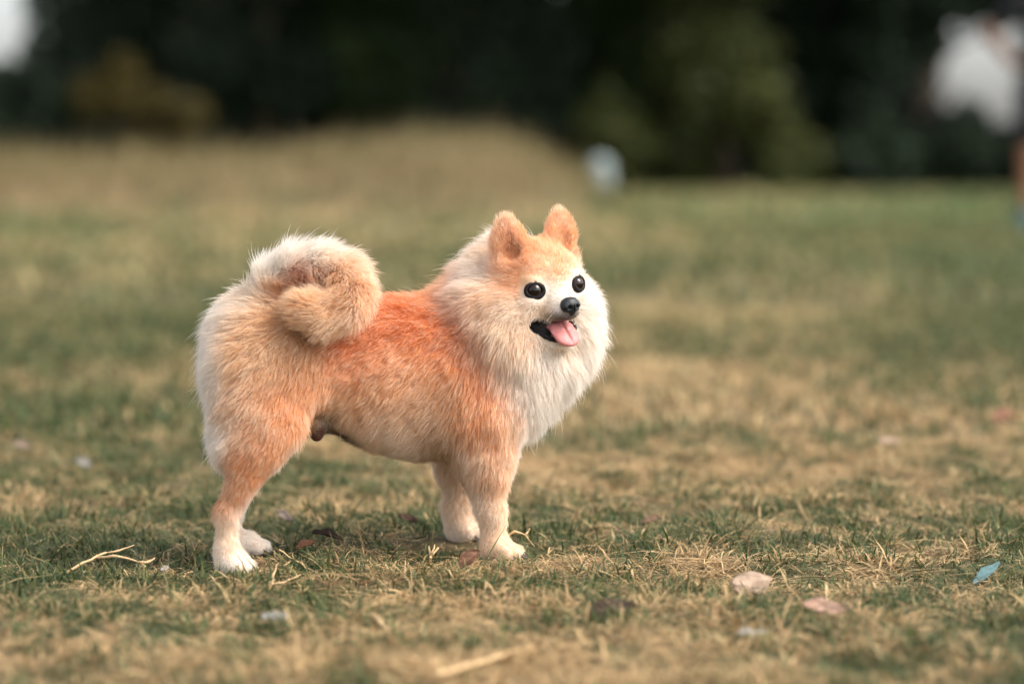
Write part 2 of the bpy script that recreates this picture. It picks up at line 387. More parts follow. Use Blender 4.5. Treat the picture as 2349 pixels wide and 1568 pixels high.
for i, (x, y, h, r, kd, n, lb, bl) in enumerate([
        (-7.4, 46, 2.5, 1.2, 'ochre', 2600, 'low ochre yellow shrub in front of the dark trees', [(-.8, 0, 1.9, .55, .6, .5), (.1, 0, 1.75, .7, .6, .35), (.95, 0, 1.5, .5, .5, .45), (-.3, 0, 2.4, .35, .4, .4), (.2, .2, .9, .9, .6, .6)]),
        (-9.7, 46.5, 2.75, 1.25, 'dark', 4200, 'low dark shrub under the left sky gap', None), (9.2, 47, 1.6, 1.3, 'dark', 4000, 'low dark shrub under the bright sky gap beside the leaning tree', None),
        (10.9, 47.2, 1.5, 1.4, 'dark', 4000, 'low dark shrub beneath the bright sky gap beside the far tree', None), (1.9, 46, 2.0, 1.0, 'olive', 2400, 'olive shrub growing behind the pale marker stone', None), (7.2, 45.5, 1.3, .9, 'dark', 2000, 'round dark shrub in front of the leaning tree', None),
        (5.6, 45.5, 1.1, .8, 'olive', 1600, 'small olive shrub at the foot of the olive tree', None)]):
    tree(x, y, h, r, .2, kd, n, lb, 300 + i, cat='shrub', name='shrub', size=.12, group=shr, blobs=bl)

# the wood beyond, too far off to tell its trees apart
g_ = np.random.default_rng(5); nw = 42000
wx = g_.uniform(-34, 34, nw); wy = g_.uniform(66, 78, nw); top = 9 + 5 * noise2(wx * .25, wx * 0, 81) + 1.5 * noise2(wx * 1.1, wx * 0 + 4, 82)
az_ = wx / (wy + 2.25); top = np.where((az_ > .176) & (az_ < .2095), 1.6, top); top = np.where((az_ < -.199) & (az_ > -.235), 3.4, top)
wz = g_.random(nw) * top; wu = g_.normal(size=(nw, 3)); wu /= np.linalg.norm(wu, axis=1, keepdims=True); ww = np.cross(wu, g_.normal(size=(nw, 3))); ww /= np.linalg.norm(ww, axis=1, keepdims=True)
wp_ = np.stack([wx, wy, wz], 1); ws = g_.uniform(.3, .55, nw)[:, None]
Vw = np.stack([wp_ - wu * ws, wp_ + ww * ws * .45, wp_ + wu * ws, wp_ - ww * ws * .45], 1).reshape(-1, 3)
obj('distant_wood', mesh_np('distant_wood', Vw, np.arange(nw * 4).reshape(-1, 4), color=np.repeat(lerp(np.array((.010, .020, .012)), np.array((.026, .045, .022)), g_.random((nw, 1))), 4, 0), smooth=False), M['foliage'],
    label='dark mass of distant woodland behind the trees', cat='woodland', kind='stuff')

# ------------------------------------------------------------------ pale marker stone beside the mound
ms_ = P(1378, 392, 28.0); gz = float(height(np.array([ms_[0]]), np.array([28.0]))[0])
st = [Ell((0, 0, .18), (.15, .12, .22), k=.05), Ell((.0, 0, .42), (.13, .10, .16), k=.08), Cap((-.03, 0, .0), (.02, 0, .4), .14, .12, k=.06)]
V, Q = implicit(st, .012, .08, 2); V = V + .012 * (noise2(V[:, 0:1] * 14, V[:, 2:3] * 14, 5) - .5)
o = obj('marker_stone', mesh_np('marker_stone', V, Q), M['stone'], label='pale grey rounded upright stone beyond the end of the mound', cat='stone'); o.location = (ms_[0], 28.0, gz - .02)

# ------------------------------------------------------------------ person at the edge of the field
M['skin'] = material('brown_skin', .55, color=(.24, .115, .065), sss=.05, noise=(30, .08))
M['black_cloth'] = material('black_cloth', .9, color=(.012, .012, .014), noise=(60, .3), bump=.3, bump_scale=150)
M['teal_shoe'] = material('teal_shoe', .6, color=(.004, .075, .11), noise=(80, .2), bump=.3, bump_scale=400)
M['hair'] = material('black_hair', .5, color=(.015, .012, .01), bump=.6, bump_scale=200)
M['white_rubber'] = material('shoe_sole', .7, color=(.6, .6, .58), noise=(60, .1))
per = obj('person', None, label='person in black shirt and shorts with teal shoes, hand on hip', cat='person')
per.location = (3.33, 12.85, float(height(np.array([3.36]), np.array([12.85]))[0]))
def limb(pts, rr, k=.03): return [Cap(pts[i], pts[i + 1], rr[i], rr[i + 1], k) for i in range(len(pts) - 1)]
HIPL, HIPR = (-.09, 0, .90), (.09, 0, .90); SHL, SHR = (-.18, 0, 1.40), (.18, 0, 1.40)
ELB, WRI = (-.36, .04, 1.215), (-.20, -.02, 1.02)
bodyp = [Ell((0, 0, 1.25), (.165, .11, .24), k=.06), Ell((0, 0, .98), (.155, .115, .15), k=.06), Cap((0, 0, 1.42), (0, -.01, 1.56), .055, .052, .04), Ell((0, -.015, 1.655), (.075, .095, .115), k=.02), Ell((0, -.105, 1.64), (.014, .018, .02), k=.015),
         Cap(SHL, SHR, .065, .065, .05)]
bodyp += [Ell((s * .077, .0, 1.65), (.012, .02, .032), k=.01) for s in (-1, 1)]
bodyp += limb([SHL, ELB, WRI], [.052, .042, .028]) + limb([SHR, (.25, .03, 1.12), (.24, -.03, .88)], [.052, .042, .028])
bodyp += limb([HIPL, (-.115, -.01, .50), (-.12, .02, .09)], [.088, .058, .036]) + limb([HIPR, (.115, -.01, .50), (.12, .02, .09)], [.088, .058, .036])
bodyp += [Cap((s * .12, .03, .05), (s * .135, -.13, .035), .036, .03, .03) for s in (-1, 1)]
def hand(w, d, side, up):
    w, d, side, up = map(np.array, (w, d, side, up)); out = [Ell(w + d * .045, (.04, .036, .016), R=[d, side, up], k=.012)]
    for i, (o_, l) in enumerate(((-.028, .062), (-.010, .072), (.010, .068), (.027, .054))):
        b = w + d * .075 + side * o_; m_ = b + d * l * .5 - up * .006; out += [Cap(b, m_, .009, .0085, .004), Cap(m_, m_ + d * l * .45 - up * .02, .0085, .007, .004)]
    b = w + d * .02 - side * .03; out += [Cap(b, b + d * .03 - side * .022, .011, .009, .005), Cap(b + d * .03 - side * .022, b + d * .06 - side * .024, .009, .008, .004)]
    return out
bodyp += hand(WRI, (.75, .1, -.65), (.0, -1, 0.0), (-.65, 0, -.75)) + hand((.24, -.03, .87), (0, -.1, -1), (0, -1, .1), (1, 0, 0))
V, Q = implicit(bodyp, .008, .09, 1); obj('body', mesh_np('body', V, Q), M['skin'], per)
shirt = [Ell((0, 0, 1.25), (.185, .13, .26), k=.06), Ell((0, 0, 1.05), (.18, .135, .16), k=.06), Cap(SHL, SHR, .078, .078, .05)] + limb([SHL, (-.285, .02, 1.295)], [.072, .068]) + limb([SHR, (.225, .015, 1.25)], [.072, .068]) + [Ell((0, -.01, 1.53), (.085, .085, .06), k=.02, op='-'), Ell((0, 0, .86), (.3, .3, .06), k=.01, op='-')]
V, Q = implicit(shirt, .01, .09, 1); obj('shirt', mesh_np('shirt', V, Q), M['black_cloth'], per)
shorts = [Ell((0, 0, .96), (.168, .128, .13), k=.06)] + limb([HIPL, (-.112, -.005, .56)], [.105, .085]) + limb([HIPR, (.112, -.005, .56)], [.105, .085]) + [Ell((0, 0, .47), (.4, .3, .07), k=.008, op='-')]
V, Q = implicit(shorts, .01, .09, 1); obj('shorts', mesh_np('shorts', V, Q), M['black_cloth'], per)
V, Q = implicit([Ell((0, .012, 1.685), (.086, .098, .10), k=.02), Ell((0, -.10, 1.63), (.075, .075, .085), k=.01, op='-')], .008, .06, 1); obj('hair', mesh_np('hair', V, Q), M['hair'], per)
for s in (-1, 1):
    V, Q = implicit([Cap((s * .12, .04, .055), (s * .137, -.15, .042), .05, .04, .03), Cap((s * .12, .03, .06), (s * .12, .025, .11), .046, .045, .03), Ell((s * .125, -.05, -.03), (.2, .3, .045), k=.004, op='-')], .007, .06, 1)
    sh = obj('shoe', mesh_np('shoe', V, Q), M['teal_shoe'], per)
    V, Q = implicit([Cap((s * .12, .045, .03), (s * .137, -.155, .03), .05, .041, .02, flat=((0, 0, 1), 3.0))], .006, .06, 1); obj('sole', mesh_np('sole', V, Q), M['white_rubber'], sh)
    e = obj('eye', mesh_np('eye', *implicit([Ell((s * .03, -.098, 1.668), (.014, .008, .007))], .003, .02)), M['hair'], per)
obj('mouth', mesh_np('mouth', *implicit([Ell((0, -.102, 1.597), (.022, .007, .006))], .003, .02)), material('lips', .5, color=(.22, .07, .055)), per)
# ------------------------------------------------------------------ the dog
DBASE = np.array((-.11, -.02, float(height(np.array([-.11]), np.array([-.02]))[0])))
dog = obj('dog', None, label='small fluffy orange and cream dog with a curled tail standing on the turf, tongue out', cat='dog'); dog.location = DBASE
TH, ROLL = math.radians(57), math.radians(6)
HC = P(1233, 641, -.010)
hf = np.array((math.cos(TH), -math.sin(TH), 0.0)); hl0 = np.array((math.sin(TH), math.cos(TH), 0.0)); hu0 = np.array((0, 0, 1.0))
hl = hl0 * math.cos(ROLL) + hu0 * math.sin(ROLL); hu = hu0 * math.cos(ROLL) - hl0 * math.sin(ROLL)
HR = np.array([hf, hl, hu])
def H(f, l, u): return HC + (f * hf + l * hl + u * hu) * .001
def headcoords(p): return ((p - HC) @ HR.T) * 1000
mm = .001
def r3(*a): return np.array(a) * mm
def ym(px): return -.045 + (px - 560) * .000123        # depth of the body's middle line
FWD = np.array((.966, .259, 0)); LAT = np.array((-.259, .966, 0)); BR = np.array([FWD, LAT, (0, 0, 1)])
def nrm(v): v = np.array(v, float); return v / np.linalg.norm(v)
def tilt(deg):                                         # body axes pitched in the side plane
    a = math.radians(deg); f = FWD * math.cos(a) + np.array((0, 0, 1)) * math.sin(a); return np.array([f, LAT, np.cross(f, LAT)])

# fur = (length mm, lift, flow)
F_RIB = (12, .38, (-.75, -.1, -.62)); F_LOIN = (12, .40, (-.75, -.1, -.62)); F_HAUNCH = (17, .45, (-.92, -.1, -.35)); F_RUMP = (24, .62, (-.95, 0, -.25)); F_BREECH = (18, .5, (-.72, -.1, -.7))
F_THIGH = (13, .38, (-.5, -.1, -.85)); F_SHANK = (8, .33, (-.45, 0, -.9)); F_META = (6.5, .36, (-.25, 0, -.95)); F_PAW = (4.0, .35, (.5, -.1, -.6)); F_FORE = (7.5, .35, (-.12, 0, -1)); F_SHO = (13, .36, (-.3, -.05, -.95))
F_CHEST = (22, .56, (.35, -.15, -.92)); F_RUFF = (24, .60, 'ruff'); F_NAPE = (20, .58, (-.85, .0, -.1)); F_BELLY = (11, .35, (-.6, 0, -.7))
F_SKULL = (6.5, .30, 'face'); F_BROW = (4.5, .30, 'face'); F_CHEEK = (16, .48, 'face'); F_MUZ = (3.2, .30, 'face'); F_JAW = (6, .35, 'face'); F_EAR = (7.5, .5, 'ear'); F_TAIL = (24, .66, 'tail'); F_NONE = (0, .5, (0, 0, -1))

body = []
def E(px, py, Y, r, fur, R=BR, k=.02): body.append(Ell(P(px, py, Y), r3(*r), R, k, '+', fur))
def K(a, b, ra, rb, fur, k=.014): body.append(Cap(P(*a), P(*b), ra * mm, rb * mm, k, '+', fur))
# trunk
E(985, 850, ym(985), (82, 52, 65), F_RIB, k=.03); E(820, 832, ym(820), (80, 46, 58), F_LOIN, k=.03); E(640, 800, ym(640), (52, 48, 56), F_HAUNCH, k=.03)
E(940, 960, ym(940), (60, 34, 30), F_BELLY, tilt(-14), .03)
E(582, 812, ym(582) , (31, 40, 44), F_RUMP, k=.025)
# hind legs
for Y, dx, dy, near in ((-.083, 0, 0, 1), (.0, 12, -14, 0)):
    E(612 + dx, 905 + dy, Y + (.008 if near else -.008), (36, 26, 60), F_THIGH, tilt(-14), .03)
    K((560 + dx, 850 + dy, Y + .01), (543 + dx, 1010 + dy, Y + .004), 20, 13, F_BREECH, .03)
    K((618 + dx, 985 + dy, Y), (520 + dx, 1178 + dy, Y), 21, 7.6, F_SHANK, .022)
    K((520 + dx, 1170 + dy, Y), (521 + dx, 1262 + dy, Y), 7.6, 7.6, F_META, .01)
# paws are built from the ground up
def paw(cx, cy, heading, s=1.0):
    z0 = float(height(np.array([cx]), np.array([cy]))[0]) + .001
    f = np.array((math.cos(heading), math.sin(heading), 0)); l = np.array((-f[1], f[0], 0))
    c = np.array((cx, cy, z0)); R = np.array([f, l, (0, 0, 1)])
    body.append(Ell(c + f * .001 * s + np.array((0, 0, .010)), r3(13 * s, 11.5 * s, 10), R, .006, '+', F_PAW))
    for k, (o_, fw) in enumerate(((-10, 11.5), (-3.6, 17), (3.6, 17), (10, 11.5))):
        b = c + (f * fw + l * o_) * mm * s; body.append(Cap(c + (f * 4 + l * o_ * .8) * mm * s + np.array((0, 0, .011)), b + np.array((0, 0, .0062)), .0060 * s, .0056 * s, .0022, '+', F_PAW))
        CLAWS.append((b + f * .0045 * s + np.array((0, 0, .0045)), b + f * .0105 * s + np.array((0, 0, .0012))))
    return c
CLAWS = []
def leg_end(px, py, Y): return P(px, py, Y)
PW = [paw(P(532, 1290, -.085)[0], -.085, math.radians(-28)), paw(P(562, 1270, .0)[0], .002, math.radians(5)), paw(P(1140, 1270, -.018)[0], -.018, math.radians(-12), 1.05), paw(P(1060, 1240, .068)[0], .068, math.radians(-20))]
K((521, 1262, -.083), (527, 1290, -.085), 7.6, 9, F_META, .012); K((533, 1248, 0), (548, 1262, 0), 9.5, 10, F_META, .012)
# fore legs
E(1100, 880, ym(1100) - .040, (42, 24, 58), F_SHO, tilt(-16), .03); E(1085, 880, ym(1085) + .040, (40, 24, 55), F_SHO, tilt(-16), .03)
K((1118, 960, -.020), (1118, 1060, -.019), 25, 17, F_SHO, .03); K((1120, 1055, -.019), (1131, 1180, -.018), 16, 8.4, F_FORE, .02); K((1131, 1175, -.018), (1132, 1258, -.018), 8.4, 7.8, F_FORE, .012)
K((1088, 1050, -.018), (1116, 1150, -.015), 7, 4, (11, .42, (-.3, 0, -.95)), .02)
K((1050, 965, .066), (1046, 1070, .068), 22, 13.5, F_SHO, .025); K((1046, 1060, .068), (1048, 1165, .068), 13.5, 9.2, F_FORE, .02); K((1048, 1160, .068), (1056, 1232, .068), 9.2, 8.6, F_FORE, .012)
# chest, ruff, nape
E(1180, 826, .016, (47, 46, 55), F_CHEST, k=.03); E(1205, 745, .018, (54, 52, 52), F_RUFF, k=.03); K((1165, 630, .022), (1090, 742, .016), 31, 36, F_NAPE, .03); E(1254, 720, .022, (34, 34, 46), F_RUFF, k=.03); E(1155, 725, .004, (32, 46, 42), F_RUFF, k=.03)
# sheath under the belly
K((770, 962, ym(770) - .008), (722, 976, ym(722) - .018), 9, 7, (5, .3, (.6, 0, -.6)), .012); K((726, 975, ym(722) - .02), (727, 1000, ym(722) - .02), 7.5, 5.2, F_NONE, .008)
# head
def HE(f, l, u, r, fur, k=.014, op='+', R=HR): body.append(Ell(H(f, l, u), r3(*r), R, k, op, fur))
def HK(a, b, ra, rb, fur, k=.008, op='+', flat=None): body.append(Cap(H(*a), H(*b), ra * mm, rb * mm, k, op, fur, flat))
HE(-3, 0, 3, (34, 36, 34), F_SKULL); HE(14, 0, 2, (20, 28, 24), F_BROW); 
for s in (-1, 1): HE(2, s * 25, -18, (22, 17, 20), F_CHEEK, .016)
HK((20, 0, -17), (44, 0, -22), 15, 9.2, F_MUZ, .014); HE(39, 0, -29.0, (12, 13.5, 7.5), F_MUZ, .008)
jp = math.radians(-20); jf = hf * math.cos(jp) + hu * math.sin(jp); HE(16, 0, -52, (23, 16.5, 7.5), F_JAW, .010, '+', np.array([jf, hl, np.cross(jf, hl)]))
for s in (-1, 1):
    HE(25.0, s * 22.5, -5.5, (7.6, 8.2, 8.0), F_NONE, .006)       # lids
    HE(24.5, s * 20.5, 4.5, (8.2, 9.5, 5.2), F_BROW, .006); HE(24.5, s * 24.5, -15.5, (7.5, 9, 4.5), F_BROW, .008)
# mouth opening
MOUTH = [((17.5, -31, -35), 2.5), ((26, -22, -39.5), 4.6), ((34, -12, -43.5), 5.6), ((42, 0, -46), 5.8), ((35, 9, -45), 3.6), ((26, 15, -42), 2.4), ((20, 18, -40), 1.6)]
MCAPS = [Cap(H(*MOUTH[i][0]), H(*MOUTH[i + 1][0]), MOUTH[i][1] * mm, MOUTH[i + 1][1] * mm, .003, '-', F_NONE) for i in range(6)] + [Cap(H(16, -12, -40.5), H(16, 12, -40.5), .0045, .0045, .003, '-', F_NONE), Cap(H(22, 0, -41), H(38, 0, -44), .006, .0065, .003, '-', F_NONE)]
body += MCAPS
def mouth_d(p): return np.minimum.reduce([c.d(p[:, 0], p[:, 1], p[:, 2]) for c in MCAPS])
# ears
EARS = []
for s in (-1, 1):
    ex = 24 if s < 0 else 30; base, mid_, tip = np.array((-3, s * ex, 22.0)), np.array((-3, s * (ex + 2), 40.0)), np.array((-3, s * (ex + 3), 55.0))
    axis_ = nrm(HR.T @ (tip - base)); face = nrm(HR.T @ np.array((.85, s * (.45 if s < 0 else .15), .05))); face = nrm(face - axis_ * (face @ axis_)); wide = np.cross(axis_, face)
    HK(tuple(base), tuple(mid_), 18, 14, F_EAR, .012, '+', (face, 2.0)); HK(tuple(mid_), tuple(tip), 14, 7.5, F_EAR, .006, '+', (face, 2.0)); EARS.append((H(*base), H(*tip), axis_, face, wide))
    off = HR @ face * 9.5
    HK(tuple(base + off + (tip - base) * .2), tuple(base + off + (tip - base) * .85), 10.5, 4.0, F_NONE, .004, '-', (face, 1.3))
# tail: over the back and curled down the near side
TP = [(622, 750, -.045), (624, 692, -.046), (642, 644, -.050), (682, 614, -.056), (745, 612, -.064), (795, 635, -.074), (810, 672, -.084), (785, 708, -.092), (735, 722, -.096), (697, 706, -.098)]
TR = [20, 17, 14, 12, 12, 12, 12, 12, 12, 10]
TAILPTS = np.array([P(*p) for p in TP])
for i in range(len(TP) - 1): body.append(Cap(TAILPTS[i], TAILPTS[i + 1], TR[i] * mm, TR[i + 1] * mm, .01, '+', (20 if i < 6 else 16, .68, ('tail', i))))

VOX = .0017
BV, BQ = implicit(body, VOX, .03, 1)
BN = vnormals(BV, BQ)

# --- coat colours, plus painted armpit and belly shade: patches anchored on the body
def srgb(r, g, b): c = np.array((r, g, b)) / 255; return np.where(c < .04045, c / 12.92, ((c + .055) / 1.055) ** 2.4)
DEEP, ORG, PEACH, TAN, CREAM, WHITE, BROWN, DARK = srgb(224, 142, 88), srgb(240, 188, 140), srgb(246, 212, 178), srgb(236, 200, 160), srgb(243, 220, 194), srgb(249, 238, 227), srgb(168, 120, 86), srgb(48, 40, 36)
PATCH = []
def pc(px, py, Y, r, c, w=1.0): PATCH.append((P(px, py, Y), r * mm, c, w))
def ph(f, l, u, r, c, w=1.0): PATCH.append((H(f, l, u), r * mm, c, w))
nb_ = -.055
for px, py, c, r in ((900, 715, DEEP, 22), (960, 760, DEEP, 20), (840, 790, DEEP, 20), (760, 800, DEEP, 15), (1010, 745, DEEP, 14), (1055, 810, DEEP, 12), (1095, 870, DEEP, 10), (930, 830, ORG, 22), (1010, 860, ORG, 20), (870, 870, ORG, 20), (1000, 930, TAN, 18), (900, 930, TAN, 18), (820, 930, TAN, 16), (950, 990, CREAM, 18), (860, 985, CREAM, 12), (1010, 1020, TAN * .8, 14),  # darkened tan at the end: armpit shade put into the coat
                   (650, 830, TAN, 20), (580, 800, TAN, 16), (640, 900, ORG, 16), (700, 880, ORG, 16), (650, 960, ORG, 15), (600, 960, PEACH, 14), (560, 920, PEACH, 14), (610, 1030, ORG, 13), (570, 1090, ORG, 12), (540, 1130, ORG * .85, 10), (525, 1165, ORG, 8), (510, 1160, BROWN, 6), (690, 940, CREAM, 8), (665, 1020, CREAM, 8), (635, 1070, WHITE, 7), (590, 1130, WHITE, 7), (555, 1180, WHITE, 9), (530, 1230, CREAM, 12), (530, 1290, WHITE, 14), (505, 1060, WHITE, 8), (510, 1000, WHITE, 10),
                   (1110, 900, ORG, 18), (1090, 960, ORG, 16), (1140, 960, ORG, 14), (1140, 1020, ORG, 12), (1110, 1040, PEACH, 10), (1130, 1090, PEACH, 10), (1140, 1140, PEACH, 8), (1090, 1080, CREAM, 8), (1105, 1160, CREAM, 8), (1130, 1200, CREAM, 12), (1140, 1265, CREAM, 18), (1170, 990, CREAM, 9), (1175, 1050, CREAM, 6)):
    pc(px, py, -.075 if px < 720 else (-.045 if py < 1000 or px > 1060 else -.03), r, c)
for px, py, Y, c, r in ((900, 690, ym(900), DEEP, 22), (1000, 690, ym(1000), ORG, 20), (470, 840, -.04, WHITE, 24), (500, 930, -.04, WHITE, 22), (530, 760, -.045, WHITE, 18), (505, 1000, .0, WHITE, 20), (510, 900, .03, WHITE, 22), (540, 1200, .0, WHITE, 24), (1050, 1150, .068, CREAM, 26), (1060, 1240, .068, WHITE, 16), (1030, 1080, .075, WHITE, 12), (770, 985, ym(770), DARK, 9), (735, 975, ym(735) - .02, DARK, 7), (800, 995, ym(800), DARK * 1.8, 7),
                   (1040, 1045, .0, TAN * .62, 12), (950, 1040, .0, CREAM * .8, 16), (900, 850, .07, ORG, 40), (640, 850, .04, TAN, 34),  # darkened tan and cream: armpit and belly shade put into the coat
                   # ruff and chest
                   (1075, 640, -.02, WHITE, 17), (1050, 690, -.03, CREAM, 13), (1100, 690, -.05, PEACH, 13), (1085, 740, -.055, CREAM, 12), (1120, 780, -.06, CREAM, 13), (1090, 790, -.055, PEACH, 8), (1150, 840, -.055, CREAM, 14), (1185, 890, -.045, WHITE, 12), (1185, 800, -.045, PEACH, 12), (1170, 740, -.05, CREAM, 16), (1230, 840, -.045, WHITE, 18), (1220, 910, -.03, WHITE, 18), (1280, 900, -.02, WHITE, 24), (1340, 800, .0, WHITE, 28), (1370, 700, .02, WHITE, 22), (1210, 970, .0, WHITE, 14), (1120, 560, .03, WHITE, 16), (1100, 600, .01, CREAM, 12),
                   # tail
                   (585, 700, -.05, CREAM, 16), (600, 610, -.05, WHITE, 16), (680, 560, -.055, WHITE, 18), (760, 560, -.06, WHITE, 18), (840, 600, -.07, CREAM, 16), (640, 660, -.065, ORG, 8), (700, 632, -.07, DEEP, 8), (730, 640, -.075, ORG, 8), (840, 660, -.085, PEACH, 13), (790, 640, -.08, PEACH, 11), (760, 690, -.105, TAN, 12), (700, 720, -.105, TAN, 13), (740, 760, -.10, TAN, 14), (810, 730, -.10, PEACH, 13), (640, 740, -.07, TAN, 12)):
    pc(px, py, Y, r, c)
for f, l, u, c, r in ((5, 0, 32, ORG, 12), (-5, -25, 20, ORG, 12), (-5, 25, 20, ORG, 12), (14, -28, 6, ORG, 9), (4, -34, -2, ORG, 12), (20, -22, 10, PEACH, 6), (20, 22, 10, PEACH, 6), (-8, -36, -8, ORG, 10), (4, 35, -2, PEACH, 12), (18, 0, 22, ORG, 9), (24, -10, 17, PEACH, 7), (24, 10, 17, PEACH, 7), (30, 0, 8, PEACH, 5), (29, -8, 9, CREAM, 4.5), (29, 8, 9, CREAM, 4.5), (29, -14, 7, CREAM, 4), (29, 14, 7, CREAM, 4), (34, 0, -6, CREAM, 5), (36, -8, -12, WHITE, 7), (36, 8, -12, WHITE, 7), (20, -26, -20, WHITE, 10), (20, 26, -20, WHITE, 10), (8, -32, -22, WHITE, 9), (42, -8, -22, WHITE, 6), (42, 8, -22, WHITE, 6), (30, -16, -26, CREAM, 6), (49, -5, -31, DARK * 2.0, 4.2), (49, 5, -31, DARK * 2.0, 4.2), (42, -12, -33, DARK * 2.6, 4.0), (42, 12, -33, DARK * 2.6, 4.0), (34, -16, -36, DARK * 3, 4.0), (46, -9, -35, DARK * 1.6, 4.0), (46, 9, -35, DARK * 1.6, 4.0), (40, 0, -37, DARK, 6),
                      (22, 0, -57, CREAM, 9), (10, -18, -52, CREAM, 9), (-3, -25, 45, ORG, 9), (-3, 32, 45, ORG, 9), (-3, -27, 60, PEACH, 7), (-3, 33, 60, PEACH, 7), (-10, -30, 40, PEACH, 8)):
    ph(f, l, u, r, c)
def coat(p):
    num = np.zeros((len(p), 3)); den = np.full(len(p), 1e-9)
    for c, r, rgb, w in PATCH:
        d2 = ((p - c) ** 2).sum(1) / (r * r); q = w * (np.exp(-.5 * d2) + 2e-3 / (1 + d2) ** 2); num += q[:, None] * rgb; den += q
    return num / den[:, None]
EYES = [H(27.0, -22.5, -5.8), H(27.0, 22.5, -5.8)]
NOSE = H(50, 0, -22)
hcB = headcoords(BV)
skin = coat(BV) * .8
de = np.minimum(*[np.linalg.norm(BV - e, axis=1) for e in EYES])
skin = np.where((de < .0100)[:, None], srgb(24, 18, 17), skin)
inm = mouth_d(BV) < .0024 #(hcB[:, 1]) < 24) & (hcB[:, 0] > 2) & (((BV - H(31, 0, -39.5)) @ MR.T / r3(27, 28, 7.2)) ** 2).sum(1) .__lt__(1.0)
skin = np.where(inm[:, None], srgb(20, 14, 14), skin)
dsh = np.minimum(body[-1].d(*BV.T) * 0 + 1, np.minimum.reduce([b.d(*BV.T) for b in body if b.fur is F_NONE and isinstance(b, Cap) and b.op == '+']))
skin = np.where((dsh < .0012)[:, None], srgb(74, 44, 36), skin)
earin = np.zeros(len(BV), bool)
for b, t, ax_, fc, wd in EARS:
    q = BV - b; h_ = q @ ax_; earin |= (h_ > -.004) & (h_ < .045) & (np.abs(q @ wd) < .010) & ((BN @ fc) > .25) & (q @ fc > -.006) & (np.linalg.norm(q, axis=1) < .05)
skin = np.where(earin[:, None], srgb(190, 140, 112), skin)
M['dogskin'] = material('dog_skin', .6, attr=True, spec=.3, bump=.2, bump_scale=900)
bo = obj('body', mesh_np('body', BV - DBASE, BQ, color=skin), M['dogskin'], dog)

